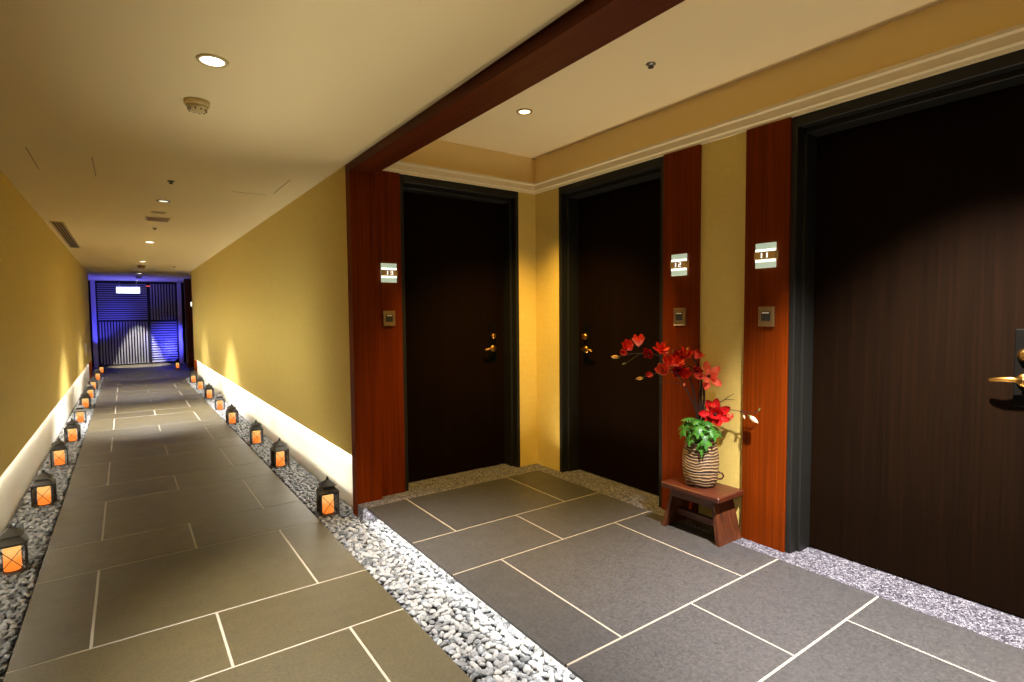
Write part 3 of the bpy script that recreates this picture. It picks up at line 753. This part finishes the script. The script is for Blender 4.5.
# upright branch
br=branch('flower_branch','upright thick dark branch with an open coral flower at its side')
m=MB(); stem(m,[(VX+.02,VY+.015,VZ+.11),(2.567,1.838,.65),(2.574,1.834,.73),(2.582,1.834,.84),(2.586,1.836,.90),(2.576,1.85,.97),(2.56,1.87,1.02)],.013,.003)
stem(m,[(VX+.03,VY+.0,VZ+.11),(2.588,1.825,.70),(2.594,1.822,.80),(2.59,1.826,.885)],.009,.005)
stem(m,[(2.586,1.832,.87),(2.592,1.80,.905)],.003,.002); stem(m,[(2.580,1.842,.93),(2.54,1.87,.97),(2.51,1.90,1.0)],.004,.002); m.build('stem',M['bark'],br)
flower(br,(2.594,1.795,.922),(-.66,-.7,.25),.072,.92,M['petal2'],np_=5,seed=11)
flower(br,(2.536,1.905,1.030),(-.5,-.5,.6),.052,.55,M['petal'],seed=12)
flower(br,(2.585,1.875,1.015),(.1,-.5,.7),.048,.5,M['petal'],seed=13)
flower(br,(2.505,1.925,1.015),(-.7,-.4,.3),.050,.6,M['petal3'],seed=14)
flower(br,(2.555,1.852,.945),(-.4,-.7,.1),.044,.55,M['petal3'],seed=15)
flower(br,(2.520,1.895,.940),(-.6,-.6,.0),.046,.55,M['petal'],seed=16)
bud(br,(2.545,1.90,1.035),(-.2,-.3,.9),.05,M['bud']); bud(br,(2.49,1.94,1.045),(-.5,.2,.8),.026,M['green'])
# right twig
br=branch('flower_twig','thin bare twig reaching right with forked tips and pale buds before the wood panel')
m=MB(); stem(m,[(2.575,1.812,VZ+.11),(2.59,1.815,.66),(2.60,1.81,.765),(2.628,1.775,.776)],.004,.003)
stem(m,[(2.628,1.775,.776),(2.622,1.73,.790),(2.620,1.69,.82),(2.618,1.655,.842)],.0028,.001)
stem(m,[(2.621,1.71,.802),(2.622,1.67,.806),(2.622,1.65,.808)],.0018,.0008)
stem(m,[(2.626,1.775,.776),(2.61,1.72,.760),(2.605,1.65,.755),(2.60,1.56,.757),(2.598,1.51,.762)],.0028,.0012)
stem(m,[(2.604,1.62,.756),(2.60,1.575,.742),(2.595,1.545,.735)],.0018,.001); stem(m,[(2.598,1.525,.76),(2.597,1.505,.775)],.0015,.0008); m.build('stem',M['bark'],br)
bud(br,(2.596,1.553,.737),(-.1,-.8,-.42),.056,M['budp']); bud(br,(2.60,1.59,.738),(0,-.3,-.8),.022,M['budp']); bud(br,(2.597,1.507,.772),(0,-.5,.8),.018,M['green'])
# low flowers
br=branch('flower_spray','short stem with a wide deep red flower hanging just above the vase mouth')
m=MB(); stem(m,[(2.560,1.785,VZ+.11),(2.572,1.765,.64),(2.575,1.75,.70),(2.570,1.738,.722)],.004,.003); stem(m,[(2.574,1.752,.69),(2.595,1.705,.715)],.003,.002); stem(m,[(2.574,1.752,.70),(2.576,1.757,.755)],.003,.002); m.build('stem',M['bark'],br)
flower(br,(2.566,1.735,.722),(-.70,-.62,.33),.076,.82,M['petal3'],np_=7,seed=17)
flower(br,(2.597,1.697,.722),(.1,-.9,-.1),.042,.32,M['petal2'],seed=18)
flower(br,(2.575,1.757,.758),(-.5,-.5,.6),.040,.45,M['petal2'],seed=19)
# leaves
lv=thing('leaf_spray','spray of fresh green lobed leaves drooping over the vase mouth','leaves',(0,0,0))
def leaf(org,dirh,L,droop,seed):
    r=random.Random(seed); mb=MB(); o=V(org); dh=V((dirh[0],dirh[1],0)).normalized(); s=V((-dh.y,dh.x,0))
    lob=[(0,.04),(.12,.10),(.22,.38),(.30,.16),(.40,.48),(.48,.18),(.58,.42),(.66,.13),(.78,.26),(.86,.09),(1.0,.01)]
    def P(u,w): 
        z=.55*droop*math.sin(u*1.2)*.4-droop*u*u; return o+dh*(L*(u-.25*u*u))+s*(L*w)+V((0,0,L*(z*.9+.18*u)-abs(w)*L*.35))
    vs=[];fs=[];n=len(lob)
    for i,(u,w) in enumerate(lob): vs+= [P(u+(.05 if i%2==0 and 0<i<n-1 else 0),-w),P(u,0),P(u+(.05 if i%2==0 and 0<i<n-1 else 0),w)]
    k=len(vs); vs+= [v-V((0,0,.0012)) for v in vs]
    for i in range(n-1):
        a=i*3
        for q in ((a,a+1,a+4,a+3),(a+1,a+2,a+5,a+4)): fs.append(q); fs.append(tuple(k+x for x in reversed(q)))
        fs.append((a,a+3,k+a+3,k+a)); fs.append((a+2,k+a+2,k+a+5,a+5))
    mb.add(vs,fs,0,True)
    mb.tube([V((VX+.2*(o.x-VX),VY+.2*(o.y-VY),VZ+.20)),o-V((0,0,.02)),o],.002,6)
    mb.build('leaf',M['leaf'],lv)
zt=VZ+.315
for i,(an,L,dr,dz) in enumerate([(128,.15,.85,.025),(160,.16,1.05,.02),(186,.15,1.25,.0),(208,.165,.95,.03),(228,.16,1.3,-.005),(252,.155,1.05,.02),(280,.14,.95,.015),(306,.11,.9,.01),(145,.13,.45,.05),(196,.12,.6,.05),(240,.125,.6,.045),(218,.14,1.7,-.02)]):
    a=math.radians(an); leaf((VX+.030*math.cos(a),VY+.030*math.sin(a),zt+dz),(math.cos(a),math.sin(a)),L*.82,dr,i)

# ------------------------------------------------------------------ lights
def spot(name,loc,power,col,size=75,blend=.7,tilt=(0,0),rad=.03):
    l=bpy.data.lights.new(name,'SPOT'); l.energy=power; l.color=[c for c in lin(col)[:3]]; l.spot_size=math.radians(size); l.spot_blend=blend; l.shadow_soft_size=rad
    o=bpy.data.objects.new(name,l); COL.objects.link(o); o.location=loc; o.rotation_euler=(math.radians(tilt[0]),math.radians(tilt[1]),0); return o
def point(name,loc,power,col,rad=.05):
    l=bpy.data.lights.new(name,'POINT'); l.energy=power; l.color=[c for c in lin(col)[:3]]; l.shadow_soft_size=rad
    o=bpy.data.objects.new(name,l); COL.objects.link(o); o.location=loc; return o
WARM=(255,240,205); NEUT=(255,248,236)
zc=CZ-.012
spot('downlight_beam',(DX+.008,-.70,zc),70,NEUT,80,.7)
spot('downlight_beam',(DX+.008,2.30,zc),900,NEUT,66,.9,(-3,-15))
spot('downlight_beam',(DX,5.275,zc),10,WARM,80,.8)
spot('downlight_beam',(DX,8.263,zc),1700,(255,252,246),74,1.0)
spot('downlight_beam',(DX-.01,11.217,zc),750,(255,252,246),78,1.0)
spot('downlight_beam',(DX,14.36,zc),130,NEUT,62,.45)
spot('downlight_beam',(DX,17.22,zc),1100,NEUT,37,.25)
spot('downlight_beam',(1.98,2.64,2.46),290,(255,206,104),86,.8,(8,-8))
spot('downlight_beam',(1.98,.62,2.46),1550,(255,248,243),78,.9,(0,-10))
BL=(70,70,255)
spot('blue_lamp',(-.50,17.25,.25),90,BL,80,.6,(180,0))
spot('blue_lamp',(.15,16.5,.7),150,BL,120,1.0,(180,0))
spot('blue_lamp',(1.0,16.9,.75),75,BL,100,.8,(80,0))
spot('blue_lamp',(-.2,16.9,1.4),18,BL,100,.8,(80,0))
spot('blue_lamp',(.2,16.7,2.1),50,BL,80,.8)
def strip(loc,L,power,col,tilt,spread):
    l=bpy.data.lights.new('fill_strip','AREA'); l.shape='RECTANGLE'; l.size=.012; l.size_y=L; l.energy=power; l.color=lin(col)[:3]; l.spread=math.radians(spread)
    o=bpy.data.objects.new('fill_strip',l); COL.objects.link(o); o.location=loc; o.rotation_euler=(PI,0,0) 
    o.rotation_euler=(0,PI+math.radians(tilt),0); return o
# unseen fill strips added near floor level to brighten walls and ceilings
strip((RW-.09,8.3,.0),9.6,17,(252,248,226),20,100)
strip((XL-.03,8.6,.005),9.0,20,(252,248,226),54,52)
strip((RW-.05,1.2,.0),4.0,3.4,(255,248,226),-15,36)
strip((2.46,2.68,AF+.005),.95,5.5,(255,238,200),-3,110)
strip((2.46,.85,AF+.005),1.2,4.5,(255,240,208),-3,110)

w=bpy.data.worlds.new('World'); S.world=w; w.use_nodes=True
w.node_tree.nodes['Background'].inputs[0].default_value=(0,0,0,1); w.node_tree.nodes['Background'].inputs[1].default_value=0

# ------------------------------------------------------------------ camera
F=543.83; yaw,pitch,roll=.617469,.05048,.008305
fwd=Vector((math.sin(yaw)*math.cos(pitch),math.cos(yaw)*math.cos(pitch),-math.sin(pitch)))
rt=Vector((math.cos(yaw),-math.sin(yaw),0)); dn=fwd.cross(rt)
r2=rt*math.cos(roll)+dn*math.sin(roll); d2=dn*math.cos(roll)-rt*math.sin(roll)
cam=bpy.data.cameras.new('camera'); co=bpy.data.objects.new('camera',cam); COL.objects.link(co)
cam.sensor_fit='HORIZONTAL'; cam.sensor_width=36; cam.lens=F/1024*36; cam.clip_start=.02; cam.clip_end=60
co.matrix_world=Matrix(((r2.x,-d2.x,-fwd.x,0),(r2.y,-d2.y,-fwd.y,0),(r2.z,-d2.z,-fwd.z,1.275),(0,0,0,1)))
S.camera=co
S.view_settings.view_transform='Standard'; S.view_settings.look='None'; S.view_settings.exposure=0; S.view_settings.gamma=1; S.view_settings.use_curve_mapping=False
S.cycles.use_denoising=True
S.cycles.transparent_max_bounces=32; S.cycles.max_bounces=10; S.cycles.diffuse_bounces=6; S.cycles.sample_clamp_indirect=6
